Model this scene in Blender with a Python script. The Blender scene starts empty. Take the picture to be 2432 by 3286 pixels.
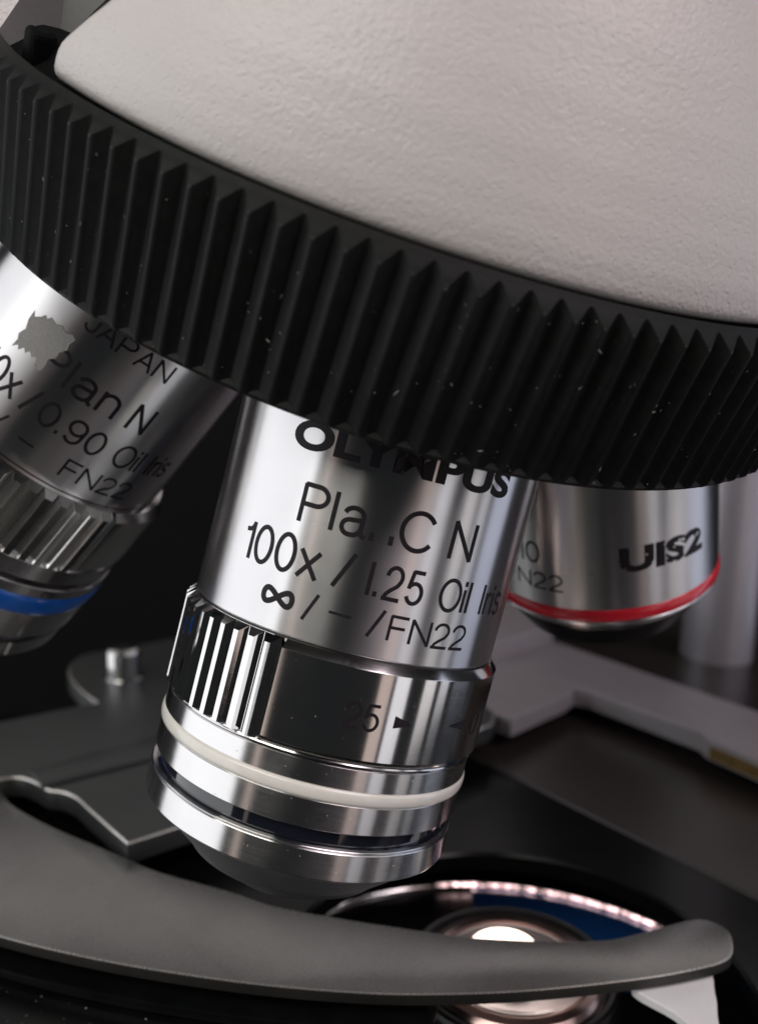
import bpy, bmesh, math, random
from mathutils import Vector, Matrix, noise as mnoise

# ---------------------------------------------------------------- camera, world, lamps, exposure
MM = 0.001                       # everything below is written in millimetres
scene = bpy.context.scene
COL = scene.collection

cam_data = bpy.data.cameras.new('camera')
cam = bpy.data.objects.new('camera', cam_data)
COL.objects.link(cam)
CAM_ROT = Matrix(((0.9995676745904576, -0.02892984509604069, -0.0052467110216065605),
                  (0.0, 0.17844883227300976, -0.9839491929263419),
                  (0.02940176718881294, 0.983523806688541, 0.17837168430851494)))
CAM_LOC = Vector((-12.59469827, -80.07994207, 57.09523206))
cam.matrix_world = Matrix.Translation(CAM_LOC * MM) @ CAM_ROT.to_4x4()
cam_data.sensor_fit = 'VERTICAL'
cam_data.sensor_height = 36.0
cam_data.lens = 33.455
cam_data.clip_start = 0.002
cam_data.clip_end = 50.0
cam_data.dof.use_dof = True
cam_data.dof.focus_distance = 0.0675
cam_data.dof.aperture_fstop = 32.0
cam_data.dof.aperture_blades = 0
scene.camera = cam

world = bpy.data.worlds.new('World')
scene.world = world
world.use_nodes = True
world.node_tree.nodes['Background'].inputs[0].default_value = (0.9, 0.95, 1.0, 1)
world.node_tree.nodes['Background'].inputs[1].default_value = 0.018

def area_lamp(name, az, el, dist, w, h, radiance, color, target=(-12, -5, 30)):
    """A room lamp or an added fill: az from the camera side (+ = right), el above the bench, mm."""
    a, e = math.radians(az), math.radians(el)
    d = Vector((math.sin(a) * math.cos(e), -math.cos(a) * math.cos(e), math.sin(e)))
    t = Vector(target)
    ld = bpy.data.lights.new(name, 'AREA')
    ld.shape = 'RECTANGLE'
    ld.size, ld.size_y = w * MM, h * MM
    ld.energy = radiance * math.pi * w * h * MM * MM
    ld.color = color
    o = bpy.data.objects.new(name, ld)
    COL.objects.link(o)
    o.location = (t + d * dist) * MM
    o.rotation_euler = d.to_track_quat('Z', 'Y').to_euler()
    return o

area_lamp('window_lamp', -78, 8, 700, 800, 900, 1.4, (0.97, 0.98, 1.0))
area_lamp('window_edge_lamp', -38.5, 8, 640, 34, 800, 0.8, (1.0, 0.82, 0.72))
area_lamp('warm_strip_lamp', 33, 3, 640, 95, 720, 0.62, (1.0, 0.80, 0.72))
area_lamp('white_strip_lamp', 45, 3, 640, 120, 720, 1.0, (0.98, 0.96, 1.0))
area_lamp('second_strip_lamp', 67, 3, 640, 110, 720, 0.9, (1.0, 0.96, 0.96))
area_lamp('third_strip_lamp', 80, 3, 640, 90, 720, 0.8, (0.96, 0.95, 1.0))
area_lamp('blue_window_lamp', 98, 3, 700, 230, 720, 0.85, (0.78, 0.82, 1.0))
area_lamp('rear_strip_lamp', 134, 4, 700, 90, 800, 0.8, (1.0, 0.93, 0.93))
area_lamp('fill_lamp_left', -30, 44, 900, 620, 360, 4.0, (1.0, 0.97, 0.89))  # unseen fill, added to brighten the white housing
area_lamp('rear_sheen_lamp', 158, 37, 900, 520, 360, 0.5, (1.0, 0.92, 0.90))  # unseen lamp added to put a sheen on the lever arm
area_lamp('fill_lamp_right', 52, 44, 900, 420, 420, 4.4, (1.0, 0.85, 0.90))  # added pinkish fill for the housing, no known source

scene.render.engine = 'CYCLES'
scene.view_settings.view_transform = 'Standard'
scene.view_settings.look = 'None'
scene.view_settings.exposure = 0.0
scene.view_settings.gamma = 1.0
scene.view_settings.use_curve_mapping = False
scene.cycles.max_bounces = 8
scene.cycles.use_denoising = True
scene.cycles.sample_clamp_indirect = 4.0
random.seed(7)

# ---------------------------------------------------------------- helpers
def thing(name, label, cat, mat=None, group=None):
    o = bpy.data.objects.new(name, None)
    COL.objects.link(o)
    o.empty_display_size = 0.005
    if mat is not None:
        o.matrix_world = mat
    tag(o, label, cat, group)
    return o

def tag(o, label, cat=None, group=None, kind=None):
    o['label'] = label
    if cat: o['category'] = cat
    if group: o['group'] = group
    if kind: o['kind'] = kind
    return o

def obj(name, mesh, mat, parent=None, smooth=True, angle=14):
    if isinstance(mesh, bmesh.types.BMesh):
        me = bpy.data.meshes.new(name)
        bmesh.ops.recalc_face_normals(mesh, faces=mesh.faces)
        mesh.to_mesh(me); mesh.free()
    else:
        me = mesh
    if mat is not None and not me.materials:
        me.materials.append(mat)
    if smooth:
        for p in me.polygons: p.use_smooth = True
        me.set_sharp_from_angle(angle=math.radians(angle))
    o = bpy.data.objects.new(name, me)
    COL.objects.link(o)
    if parent is not None: o.parent = parent
    return o

def frame_matrix(origin, zdir):
    """local Z = zdir (up), local -Y turned towards the camera side."""
    z = Vector(zdir).normalized()
    t = CAM_ROT @ Vector((0, 0, 1))
    u = (t - z * t.dot(z)).normalized()
    y = -u
    x = y.cross(z)
    m = Matrix((x, y, z)).transposed().to_4x4()
    m.translation = Vector(origin) * MM
    return m

def P(r, th, z):                  # local cylinder point: th in degrees, 0 = facing the viewer, + = right
    a = math.radians(th)
    return Vector((r * math.sin(a), -r * math.cos(a), z)) * MM

def lathe(profile, segs=160, th0=None, th1=None, bm=None):
    """profile: [(r, z)] mm; full turn unless th0/th1 are given."""
    bm = bm or bmesh.new()
    full = th0 is None
    n = segs
    rings = []
    for r, z in profile:
        row = []
        if full:
            for i in range(n): row.append(bm.verts.new(P(r, 360.0 * i / n, z)))
        else:
            for i in range(n + 1): row.append(bm.verts.new(P(r, th0 + (th1 - th0) * i / n, z)))
        rings.append(row)
    for a, b in zip(rings[:-1], rings[1:]):
        k = n if full else n
        for i in range(k):
            j = (i + 1) % len(a)
            bm.faces.new((a[i], a[j], b[j], b[i]))
    return bm

def cap(bm, r, z, segs=160):
    bm.faces.new([bm.verts.new(P(r, 360.0 * i / segs, z)) for i in range(segs)])
    return bm

def disc_fan(bm, r, z, segs=160):
    c = bm.verts.new((0, 0, z * MM))
    ring = [bm.verts.new(P(r, 360.0 * i / segs, z)) for i in range(segs)]
    for i in range(segs): bm.faces.new((c, ring[i], ring[(i + 1) % segs]))
    return bm

def prism(points, z0, z1, bevel=0.0, segs=2, edge=0):
    """closed outline (x, y) mm extruded from z0 up to z1, top edge rounded."""
    bm = bmesh.new()
    top = [bm.verts.new(Vector((x, y, z1)) * MM) for x, y in points]
    bot = [bm.verts.new(Vector((x, y, z0)) * MM) for x, y in points]
    n = len(points)
    ft = bm.faces.new(top)
    bm.faces.new(list(reversed(bot)))
    for i in range(n):
        j = (i + 1) % n
        bm.faces.new((top[j], top[i], bot[i], bot[j]))
    bmesh.ops.recalc_face_normals(bm, faces=bm.faces)
    if bevel > 0:
        bmesh.ops.bevel(bm, geom=[e for e in ft.edges], offset=bevel * MM, segments=segs, profile=0.6, affect='EDGES', material=edge)
    return bm

def catmull(pts, per=8, closed=False):
    out = []
    n = len(pts)
    rng = range(n if closed else n - 1)
    for i in rng:
        def g(k):
            return Vector(pts[k % n]) if closed else Vector(pts[min(max(k, 0), n - 1)])
        p0, p1, p2, p3 = g(i - 1), g(i), g(i + 1), g(i + 2)
        for s in range(per):
            t = s / per
            out.append(tuple(0.5 * ((2 * p1) + (p2 - p0) * t + (2 * p0 - 5 * p1 + 4 * p2 - p3) * t * t + (3 * p1 - p0 - 3 * p2 + p3) * t ** 3)))
    if not closed: out.append(tuple(pts[-1]))
    return out

# ---------------------------------------------------------------- materials
def material(name):
    m = bpy.data.materials.new(name)
    m.use_nodes = True
    nt = m.node_tree
    b = nt.nodes['Principled BSDF']
    return m, nt, b

def node(nt, kind, **kw):
    n = nt.nodes.new(kind)
    for k, v in kw.items():
        if k.startswith('_'): setattr(n, k[1:], v)
        else: n.inputs[k].default_value = v
    return n

def coords(nt, scale=(1000, 1000, 1000)):
    tc = nt.nodes.new('ShaderNodeTexCoord')
    mp = node(nt, 'ShaderNodeMapping', Scale=scale)
    nt.links.new(tc.outputs['Object'], mp.inputs['Vector'])
    return mp.outputs['Vector']

def ramp(nt, fac, stops):
    r = nt.nodes.new('ShaderNodeValToRGB')
    el = r.color_ramp.elements
    el[0].position, el[0].color = stops[0][0], stops[0][1]
    el[1].position, el[1].color = stops[-1][0], stops[-1][1]
    for p, c in stops[1:-1]:
        e = el.new(p); e.color = c
    nt.links.new(fac, r.inputs['Fac'])
    return r.outputs['Color']

def g(v): return (v, v, v, 1)

def turned_metal(name, color, rough, aniso=0.0, line=0.0, streak=0.04, spots=0.0):
    """lathe-turned metal: fine turning marks round the axis (local Z)."""
    m, nt, b = material(name)
    b.inputs['Metallic'].default_value = 1.0
    b.inputs['Base Color'].default_value = (*color, 1)
    v = coords(nt, (180, 180, 9000))
    n1 = node(nt, 'ShaderNodeTexNoise', Scale=1.0, Detail=4.0, Roughness=0.7)
    nt.links.new(v, n1.inputs['Vector'])
    v2 = coords(nt, (900, 900, 900))
    n2 = node(nt, 'ShaderNodeTexNoise', Scale=0.6, Detail=5.0, Roughness=0.6)
    nt.links.new(v2, n2.inputs['Vector'])
    mix = node(nt, 'ShaderNodeMath', _operation='ADD')
    nt.links.new(n1.outputs['Fac'], mix.inputs[0]); nt.links.new(n2.outputs['Fac'], mix.inputs[1])
    mr = node(nt, 'ShaderNodeMapRange')
    mr.inputs['From Min'].default_value = 0.6; mr.inputs['From Max'].default_value = 1.4
    mr.inputs['To Min'].default_value = max(rough - streak, 0.01); mr.inputs['To Max'].default_value = rough + streak
    nt.links.new(mix.outputs[0], mr.inputs['Value'])
    nt.links.new(mr.outputs[0], b.inputs['Roughness'])
    if aniso:
        b.inputs['Anisotropic'].default_value = aniso
        tg = nt.nodes.new('ShaderNodeTangent'); tg.direction_type = 'RADIAL'; tg.axis = 'Z'
        nt.links.new(tg.outputs[0], b.inputs['Tangent'])
        b.inputs['Anisotropic Rotation'].default_value = 0.25
    if line:
        bp = node(nt, 'ShaderNodeBump', Strength=line, Distance=0.00001)
        nt.links.new(n1.outputs['Fac'], bp.inputs['Height'])
        nt.links.new(bp.outputs[0], b.inputs['Normal'])
    return m

def plain(name, color, rough, metallic=0.0, bump=0.0, scale=1.0, var=0.0, coat=0.0, spec=0.5):
    m, nt, b = material(name)
    b.inputs['Metallic'].default_value = metallic
    b.inputs['Roughness'].default_value = rough
    b.inputs['Coat Weight'].default_value = coat
    b.inputs['Coat Roughness'].default_value = 0.08
    b.inputs['Specular IOR Level'].default_value = spec
    v = coords(nt)
    n = node(nt, 'ShaderNodeTexNoise', Scale=scale, Detail=5.0, Roughness=0.6)
    nt.links.new(v, n.inputs['Vector'])
    lo = tuple(c * (1 - var) for c in color); hi = tuple(min(c * (1 + var), 1) for c in color)
    c = ramp(nt, n.outputs['Fac'], [(0.3, (*lo, 1)), (0.7, (*hi, 1))])
    nt.links.new(c, b.inputs['Base Color'])
    if bump:
        bp = node(nt, 'ShaderNodeBump', Strength=bump, Distance=0.00005)
        nt.links.new(n.outputs['Fac'], bp.inputs['Height'])
        nt.links.new(bp.outputs[0], b.inputs['Normal'])
    return m

M = {}
M['barrel'] = turned_metal('satin_turned_steel', (0.74, 0.73, 0.74), 0.29, aniso=0.96, line=0.05, streak=0.02)
M['chrome'] = turned_metal('polished_chrome', (0.72, 0.71, 0.71), 0.13, aniso=0.8, line=0.02, streak=0.02)
M['sleeve'] = turned_metal('fine_turned_steel', (0.74, 0.73, 0.73), 0.21, aniso=0.95, line=0.05)
M['soft_steel'] = turned_metal('soft_satin_steel', (0.93, 0.92, 0.90), 0.20, streak=0.06)
M['facet'] = turned_metal('cut_chrome_facets', (0.74, 0.73, 0.72), 0.05, streak=0.03)
M['dark_metal'] = turned_metal('dark_anodised_metal', (0.42, 0.42, 0.44), 0.45, streak=0.08)
M['groove'] = plain('black_groove', (0.012, 0.012, 0.012), 0.3)
M['ink'] = plain('black_engraving_ink', (0.014, 0.010, 0.014), 0.55, var=0.2, spec=0.3)
M['white_band'] = plain('cream_white_lacquer', (0.90, 0.87, 0.80), 0.22, var=0.03, coat=0.5)
M['blue_band'] = plain('blue_lacquer', (0.015, 0.17, 0.75), 0.25, var=0.05, coat=0.5)
M['red_band'] = plain('red_lacquer', (0.80, 0.022, 0.045), 0.25, var=0.05, coat=0.5)
M['glass'] = plain('dark_front_glass', (0.01, 0.012, 0.02), 0.03, coat=1.0)
M['paper'] = plain('torn_grey_paper', (0.36, 0.35, 0.34), 0.9, bump=0.6, scale=6.0, var=0.15)
M['dust'] = plain('pale_dust', (0.40, 0.39, 0.36), 0.95, var=0.2)
M['black_gap'] = plain('black_worn_rubber_stop', (0.003, 0.0035, 0.0035), 0.75, spec=0.12, bump=0.5, scale=2.0)
M['shaded_panel'] = plain('shaded_white_paint', (0.20, 0.20, 0.195), 0.6, bump=0.3, scale=3.0, var=0.05)  # shaded side of the white housing, shade put into the colour

def rubber(name='black_rubber', lo=(0.0055, 0.0065, 0.0060), hi=(0.016, 0.017, 0.0165), spec=0.2):
    m, nt, b = material(name)
    v = coords(nt)
    n = node(nt, 'ShaderNodeTexNoise', Scale=1.3, Detail=8.0, Roughness=0.75)
    nt.links.new(v, n.inputs['Vector'])
    c = ramp(nt, n.outputs['Fac'], [(0.3, (*lo, 1)), (0.75, (*hi, 1))])
    nt.links.new(c, b.inputs['Base Color'])
    b.inputs['Roughness'].default_value = 0.55
    b.inputs['Specular IOR Level'].default_value = spec
    n2 = node(nt, 'ShaderNodeTexNoise', Scale=18.0, Detail=3.0)
    nt.links.new(v, n2.inputs['Vector'])
    bp = node(nt, 'ShaderNodeBump', Strength=0.25, Distance=0.00003)
    nt.links.new(n2.outputs['Fac'], bp.inputs['Height'])
    nt.links.new(bp.outputs[0], b.inputs['Normal'])
    return m
M['rubber'] = rubber()
M['worn_rubber'] = rubber('worn_rubber_crest', (0.030, 0.031, 0.029), (0.055, 0.056, 0.053), 0.25)

def hammer_paint():
    m, nt, b = material('white_hammered_paint')
    v = coords(nt)
    n = node(nt, 'ShaderNodeTexNoise', Scale=2.9, Detail=3.0, Roughness=0.55)
    nt.links.new(v, n.inputs['Vector'])
    vo = node(nt, 'ShaderNodeTexVoronoi', Scale=2.3)
    nt.links.new(v, vo.inputs['Vector'])
    pit = node(nt, 'ShaderNodeMapRange')
    pit.inputs['From Min'].default_value = 0.0; pit.inputs['From Max'].default_value = 0.28
    pit.inputs['To Min'].default_value = -0.42; pit.inputs['To Max'].default_value = 0.0
    nt.links.new(vo.outputs['Distance'], pit.inputs['Value'])
    add = node(nt, 'ShaderNodeMath', _operation='ADD')
    nt.links.new(n.outputs['Fac'], add.inputs[0]); nt.links.new(pit.outputs[0], add.inputs[1])
    bp = node(nt, 'ShaderNodeBump', Strength=0.7, Distance=0.00010)
    nt.links.new(add.outputs[0], bp.inputs['Height'])
    nt.links.new(bp.outputs[0], b.inputs['Normal'])
    big = node(nt, 'ShaderNodeTexNoise', Scale=0.08, Detail=3.0)
    nt.links.new(v, big.inputs['Vector'])
    c = ramp(nt, big.outputs['Fac'], [(0.3, (0.70, 0.665, 0.635, 1)), (0.7, (0.735, 0.69, 0.685, 1))])
    nt.links.new(c, b.inputs['Base Color'])
    b.inputs['Roughness'].default_value = 0.30
    return m
M['white_paint'] = hammer_paint()

def holder_metal(name, base, rough, var):
    m, nt, b = material(name)
    v = coords(nt)
    n = node(nt, 'ShaderNodeTexNoise', Scale=0.12, Detail=6.0, Roughness=0.6)
    nt.links.new(v, n.inputs['Vector'])
    fine = node(nt, 'ShaderNodeTexNoise', Scale=9.0, Detail=4.0, Roughness=0.7)
    nt.links.new(v, fine.inputs['Vector'])
    c = ramp(nt, n.outputs['Fac'], [(0.3, (*[q * (1 - var) for q in base], 1)), (0.7, (*[q * (1 + var) for q in base], 1))])
    nt.links.new(c, b.inputs['Base Color'])
    b.inputs['Metallic'].default_value = 0.85
    mr = node(nt, 'ShaderNodeMapRange')
    mr.inputs['To Min'].default_value = rough - 0.08; mr.inputs['To Max'].default_value = rough + 0.08
    nt.links.new(fine.outputs['Fac'], mr.inputs['Value'])
    nt.links.new(mr.outputs[0], b.inputs['Roughness'])
    bp = node(nt, 'ShaderNodeBump', Strength=0.3, Distance=0.00002)
    nt.links.new(fine.outputs['Fac'], bp.inputs['Height'])
    nt.links.new(bp.outputs[0], b.inputs['Normal'])
    return m
M['lever'] = holder_metal('grey_satin_plated_steel', (0.33, 0.325, 0.32), 0.28, 0.10)
M['holder'] = holder_metal('grey_plated_holder', (0.11, 0.115, 0.115), 0.42, 0.06)
M['finger'] = plain('light_grey_lilac_finger_paint', (0.29, 0.27, 0.285), 0.45, metallic=0.2, var=0.05, scale=0.3)
M['shaded_side'] = holder_metal('painted_shaded_side', (0.06, 0.058, 0.055), 0.5, 0.3)  # lever sides coloured darker to stand for their shade
M['edge_highlight'] = holder_metal('painted_edge_highlight', (0.85, 0.82, 0.78), 0.27, 0.12)  # highlight along bevelled edges, put in as a brighter colour
M['brass'] = plain('aged_brass', (0.20, 0.125, 0.045), 0.5, metallic=0.9, var=0.2)
M['stage_black'] = plain('black_stage_enamel', (0.004, 0.0045, 0.0045), 0.22, var=0.3, scale=0.3, spec=0.22)
M['stage_grey'] = plain('worn_grey_stage_paint', (0.024, 0.020, 0.018), 0.30, var=0.15, scale=0.06)
M['stand_dark'] = plain('charcoal_stand_paint', (0.004, 0.0044, 0.0046), 0.7, var=0.1, scale=0.2, spec=0.1)
M['stand_white'] = plain('white_stand_paint', (0.55, 0.54, 0.54), 0.5, var=0.05, scale=0.3)
M['column'] = plain('lilac_grey_column_metal', (0.42, 0.40, 0.44), 0.4, metallic=0.6, var=0.05)
M['white_plastic'] = plain('white_plastic', (0.86, 0.85, 0.86), 0.4, var=0.02)
M['cond_black'] = plain('black_condenser_paint', (0.008, 0.008, 0.009), 0.25, var=0.2)
M['blue_sheen'] = plain('painted_blue_reflection', (0.015, 0.10, 0.36), 0.05, coat=1.0, var=0.15)  # blue reflection on the dark flange, painted as base colour
M['bezel'] = turned_metal('warm_bronze_bezel', (0.45, 0.33, 0.31), 0.22)
M['rim'] = turned_metal('bright_condenser_rim', (0.85, 0.80, 0.80), 0.12, line=0.0)

def lamp_glow():
    m, nt, b = material('lit_lamp_window')
    b.inputs['Base Color'].default_value = (0.8, 0.7, 0.6, 1)
    b.inputs['Emission Color'].default_value = (1.0, 0.80, 0.70, 1)
    b.inputs['Emission Strength'].default_value = 4.0
    return m
M['lamp'] = lamp_glow()
def rim_glint():  # glints on the condenser rim, put in as emission
    m, nt, b = material('emissive_rim_glint')
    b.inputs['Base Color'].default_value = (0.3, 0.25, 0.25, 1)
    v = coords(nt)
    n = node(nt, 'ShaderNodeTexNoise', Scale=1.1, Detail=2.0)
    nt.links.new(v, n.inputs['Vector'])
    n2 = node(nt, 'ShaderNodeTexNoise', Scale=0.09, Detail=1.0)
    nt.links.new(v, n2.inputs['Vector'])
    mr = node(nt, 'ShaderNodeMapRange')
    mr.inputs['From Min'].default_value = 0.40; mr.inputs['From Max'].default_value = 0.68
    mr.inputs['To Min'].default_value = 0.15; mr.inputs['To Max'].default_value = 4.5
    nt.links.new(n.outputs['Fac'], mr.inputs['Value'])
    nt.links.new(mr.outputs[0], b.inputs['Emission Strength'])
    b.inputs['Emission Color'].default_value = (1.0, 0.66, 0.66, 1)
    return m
M['rim_glint'] = rim_glint()
def clear_glass():
    m, nt, b = material('clear_lens_glass')
    b.inputs['Base Color'].default_value = (1, 0.97, 0.95, 1)
    b.inputs['Transmission Weight'].default_value = 1.0
    b.inputs['Roughness'].default_value = 0.02
    b.inputs['IOR'].default_value = 1.5
    return m
M['clear'] = clear_glass()

# ---------------------------------------------------------------- lettering wrapped on a barrel
_txt_cache = {}
def text_mesh_points(body, offset=0.0):
    cu = bpy.data.curves.new('t', 'FONT')
    cu.body = body
    cu.size = 1.0
    cu.offset = offset
    cu.resolution_u = 6
    o = bpy.data.objects.new('t', cu)
    COL.objects.link(o)
    bpy.context.view_layer.update()
    me = bpy.data.meshes.new_from_object(o.evaluated_get(bpy.context.evaluated_depsgraph_get()))
    bpy.data.objects.remove(o)
    bpy.data.curves.remove(cu)
    return me
_h = text_mesh_points('H')
CAPH = max(v.co.y for v in _h.vertices)

def wrap_text(name, body, R, th0, th1, s_base, cap_h, parent, mat, offset=0.0, lift=0.012, worn=0.0):
    me = text_mesh_points(body, offset)
    bm = bmesh.new(); bm.from_mesh(me); bpy.data.meshes.remove(me)
    if worn:
        for i in range(1, 12):
            bmesh.ops.bisect_plane(bm, geom=bm.verts[:] + bm.edges[:] + bm.faces[:], plane_co=(0, CAPH * i / 12, 0), plane_no=(0, 1, 0))
    wrap_flat(bm, R, th0, th1, s_base, cap_h / CAPH, lift)
    if worn:
        dead = [f for f in bm.faces if mnoise.noise(f.calc_center_median() * 2200) > worn]
        bmesh.ops.delete(bm, geom=dead, context='FACES')
    return obj(name, bm, mat, parent, smooth=False)

def wrap_flat(bm, R, th0, th1, s_base, ysc, lift):
    x0 = min(v.co.x for v in bm.verts); x1 = max(v.co.x for v in bm.verts)
    nsl = max(int(abs(th1 - th0) / 1.0), 2)
    for i in range(1, nsl):
        x = x0 + (x1 - x0) * i / nsl
        bmesh.ops.bisect_plane(bm, geom=bm.verts[:] + bm.edges[:] + bm.faces[:], plane_co=(x, 0, 0), plane_no=(1, 0, 0))
    for v in bm.verts:
        th = th0 + (th1 - th0) * (v.co.x - x0) / (x1 - x0)
        v.co = P(R + lift, th, -s_base + v.co.y * ysc)

def arc(cx, cy, rx, ry, a0, a1, n=18):
    return [(cx + rx * math.cos(math.radians(a0 + (a1 - a0) * i / n)), cy + ry * math.sin(math.radians(a0 + (a1 - a0) * i / n))) for i in range(n + 1)]
GLYPH = {            # single-line engraver's alphabet, cap height 1: (advance width, strokes)
    'P': (0.62, [[(0, 0), (0, 1)], [(0, 1), (0.34, 1)] + arc(0.34, 0.74, 0.26, 0.26, 90, -90)[1:] + [(0, 0.48)]]),
    'l': (0.05, [[(0, 0), (0, 1)]]),
    'I': (0.05, [[(0, 0), (0, 1)]]),
    'i': (0.05, [[(0, 0), (0, 0.72)], [(0, 0.88), (0, 1.0)]]),
    'a': (0.54, [arc(0.24, 0.52, 0.22, 0.20, 165, 0, 12) + [(0.46, 0.14)] + arc(0.56, 0.12, 0.10, 0.11, 180, 270, 5)[1:], [(0.46, 0.43), (0.24, 0.40)] + arc(0.19, 0.20, 0.19, 0.20, 90, 270, 12)[1:] + arc(0.22, 0.24, 0.24, 0.24, -80, -5, 7)]),
    'n': (0.46, [[(0, 0), (0, 0.72)], arc(0.23, 0.46, 0.23, 0.26, 180, 0, 14) + [(0.46, 0)]]),
    'C': (0.76, [arc(0.41, 0.5, 0.41, 0.51, 38, 322, 36)]),
    'N': (0.64, [[(0, 0), (0, 1)], [(0, 1), (0.64, 0)], [(0.64, 0), (0.64, 1)]]),
    '1': (0.24, [[(0.24, 0), (0.24, 1)], [(0.24, 0.99), (0.19, 0.86), (0.12, 0.80), (0, 0.78)]]),
    '0': (0.52, [arc(0.26, 0.5, 0.26, 0.5, 0, 360, 40)]),
    'O': (0.84, [arc(0.42, 0.5, 0.42, 0.51, 0, 360, 44)]),
    'x': (0.50, [[(0, 0), (0.50, 0.72)], [(0, 0.72), (0.50, 0)]]),
    '/': (0.42, [[(0, 0), (0.42, 1)]]),
    '.': (0.05, [[(0, 0), (0, 0.12)]]),
    '2': (0.54, [arc(0.27, 0.71, 0.26, 0.29, 175, -25, 18) + [(0.42, 0.44), (0.20, 0.27), (0.07, 0.14), (0.02, 0.0)], [(-0.03, 0.0), (0.55, 0.0)]]),
    '5': (0.54, [[(0.50, 1), (0.12, 1)], [(0.12, 1), (0.04, 0.47)], arc(0.27, 0.32, 0.27, 0.32, 140, -155, 26)]),
    'r': (0.26, [[(0, 0), (0, 0.72)], [(0, 0.45)] + arc(0.24, 0.47, 0.22, 0.23, 150, 80, 6)]),
    's': (0.42, [arc(0.21, 0.54, 0.19, 0.18, 25, 250, 14) + arc(0.21, 0.18, 0.21, 0.19, 70, -160, 14)]),
    'F': (0.52, [[(0, 0), (0, 1)], [(0, 1), (0.54, 1)], [(0, 0.53), (0.47, 0.53)]]),
    'J': (0.42, [[(0.42, 1), (0.42, 0.25)] + arc(0.21, 0.24, 0.21, 0.25, 0, -180, 14)]),
    'A': (0.66, [[(0, 0), (0.33, 1)], [(0.33, 1), (0.66, 0)], [(0.12, 0.34), (0.54, 0.34)]]),
    '9': (0.52, [arc(0.26, 0.69, 0.26, 0.31, 0, 360, 32), [(0.52, 0.69), (0.51, 0.42)] + arc(0.25, 0.30, 0.25, 0.31, 5, -150, 16)]),
    '4': (0.56, [[(0.42, 0), (0.42, 1)], [(0.42, 1), (0, 0.30)], [(0, 0.30), (0.58, 0.30)]]),
    'w': (0.6, []),
}
def stroke_text(name, body, R, th0, th1, s_base, cap_h, parent, mat, weight=0.132, gap=0.19, worn=None):
    """engraved single-line lettering wrapped round a barrel of radius R, one mesh per word."""
    x, strokes = 0.0, []
    for ch in body:
        adv, st = GLYPH[ch]
        for q in st: strokes.append([(x + a, b) for a, b in q])
        x += adv + gap
    xs = [a for q in strokes for a, b in q]
    x0, x1 = min(xs), max(xs)
    k = (math.radians(th1 - th0) * R - weight * cap_h) / max((x1 - x0), 1e-6)   # mm per unit along the arc
    if x1 - x0 < 0.01: k = 1.0
    bm = bmesh.new()
    w = weight * cap_h / 2
    for n, q in enumerate(strokes):
        pts = []
        for (a0, b0), (a1, b1) in zip(q[:-1], q[1:]):          # resample so that long strokes follow the curve
            m_ = max(1, int(math.hypot((a1 - a0) * k, (b1 - b0) * cap_h) / 0.25))
            for i in range(m_): pts.append(Vector(((a0 + (a1 - a0) * i / m_ - x0) * k + w, (b0 + (b1 - b0) * i / m_) * cap_h)))
        pts.append(Vector(((q[-1][0] - x0) * k + w, q[-1][1] * cap_h)))
        closed = (pts[0] - pts[-1]).length < 1e-4
        # slightly ragged edges, as etched
        L_, R_ = [], []
        N = len(pts)
        for i in range(N):
            a = pts[i - 1] if i > 0 else (pts[-2] if closed else pts[0])
            b = pts[i + 1] if i < N - 1 else (pts[1] if closed else pts[-1])
            d = (b - a).normalized()
            nn = Vector((-d.y, d.x)) * w
            e = Vector((0, 0))
            if not closed and i == 0: e = -d * w * 0.35
            if not closed and i == N - 1: e = d * w * 0.35
            lift = 0.012 + 0.0006 * (n % 4)
            for lst, c in ((L_, pts[i] + nn + e), (R_, pts[i] - nn + e)):
                lst.append(bm.verts.new(P(R + lift, th0 + math.degrees(c.x / R), -s_base + c.y)))
        for i in range(N - 1):
            c = (pts[i] + pts[i + 1]) / 2
            if worn and worn(th0 + math.degrees(c.x / R), c.y / cap_h): continue     # paint rubbed out of the engraving
            bm.faces.new((L_[i], L_[i + 1], R_[i + 1], R_[i]))
    bmesh.ops.delete(bm, geom=[v for v in bm.verts if not v.link_faces], context='VERTS')
    return obj(name, bm, mat, parent, smooth=False)

def wrap_poly(name, pts, R, parent, mat, lift=0.012):
    """pts: [(theta deg, s mm)] flat printed mark."""
    bm = bmesh.new()
    bm.faces.new([bm.verts.new((a, -s, 0)) for a, s in pts])
    x0 = min(p[0] for p in pts); x1 = max(p[0] for p in pts)
    n = max(int((x1 - x0) / 1.5), 2)
    for i in range(1, n):
        bmesh.ops.bisect_plane(bm, geom=bm.verts[:] + bm.edges[:] + bm.faces[:], plane_co=(x0 + (x1 - x0) * i / n, 0, 0), plane_no=(1, 0, 0))
    for v in bm.verts: v.co = P(R + lift, v.co.x, v.co.y)
    return obj(name, bm, mat, parent, smooth=False)

# ---------------------------------------------------------------- the revolving nosepiece
APEX = Vector((0.0, 0.0, 99.448))
AX = Vector((-0.27042, 0.34756, -0.89782)).normalized()
NM = frame_matrix(APEX, -AX)
nose = thing('revolving_nosepiece', 'black ribbed rubber ring of the nosepiece below the white housing', 'nosepiece', NM)
NRIB = 124
PITCH = 360.0 / NRIB
RV, RC = 37.75, 38.6             # valley and crest radius
HT0, HT1, HB = 27.75, 28.60, 39.5
TIP0 = math.degrees(0.0614) - 13 * PITCH
grip = obj('grip_ring', lathe([(36.3, -29.0), (37.05, -27.75), (37.25, -27.38), (37.38, -27.36), (RV - 0.02, -HT0 - 0.02), (RV - 0.02, -38.9), (38.0, -39.2), (37.7, -39.58), (36.6, -39.65), (34.5, -39.6), (33.6, -38.8), (33.4, -36.0)], 248), M['rubber'], nose)

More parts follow.
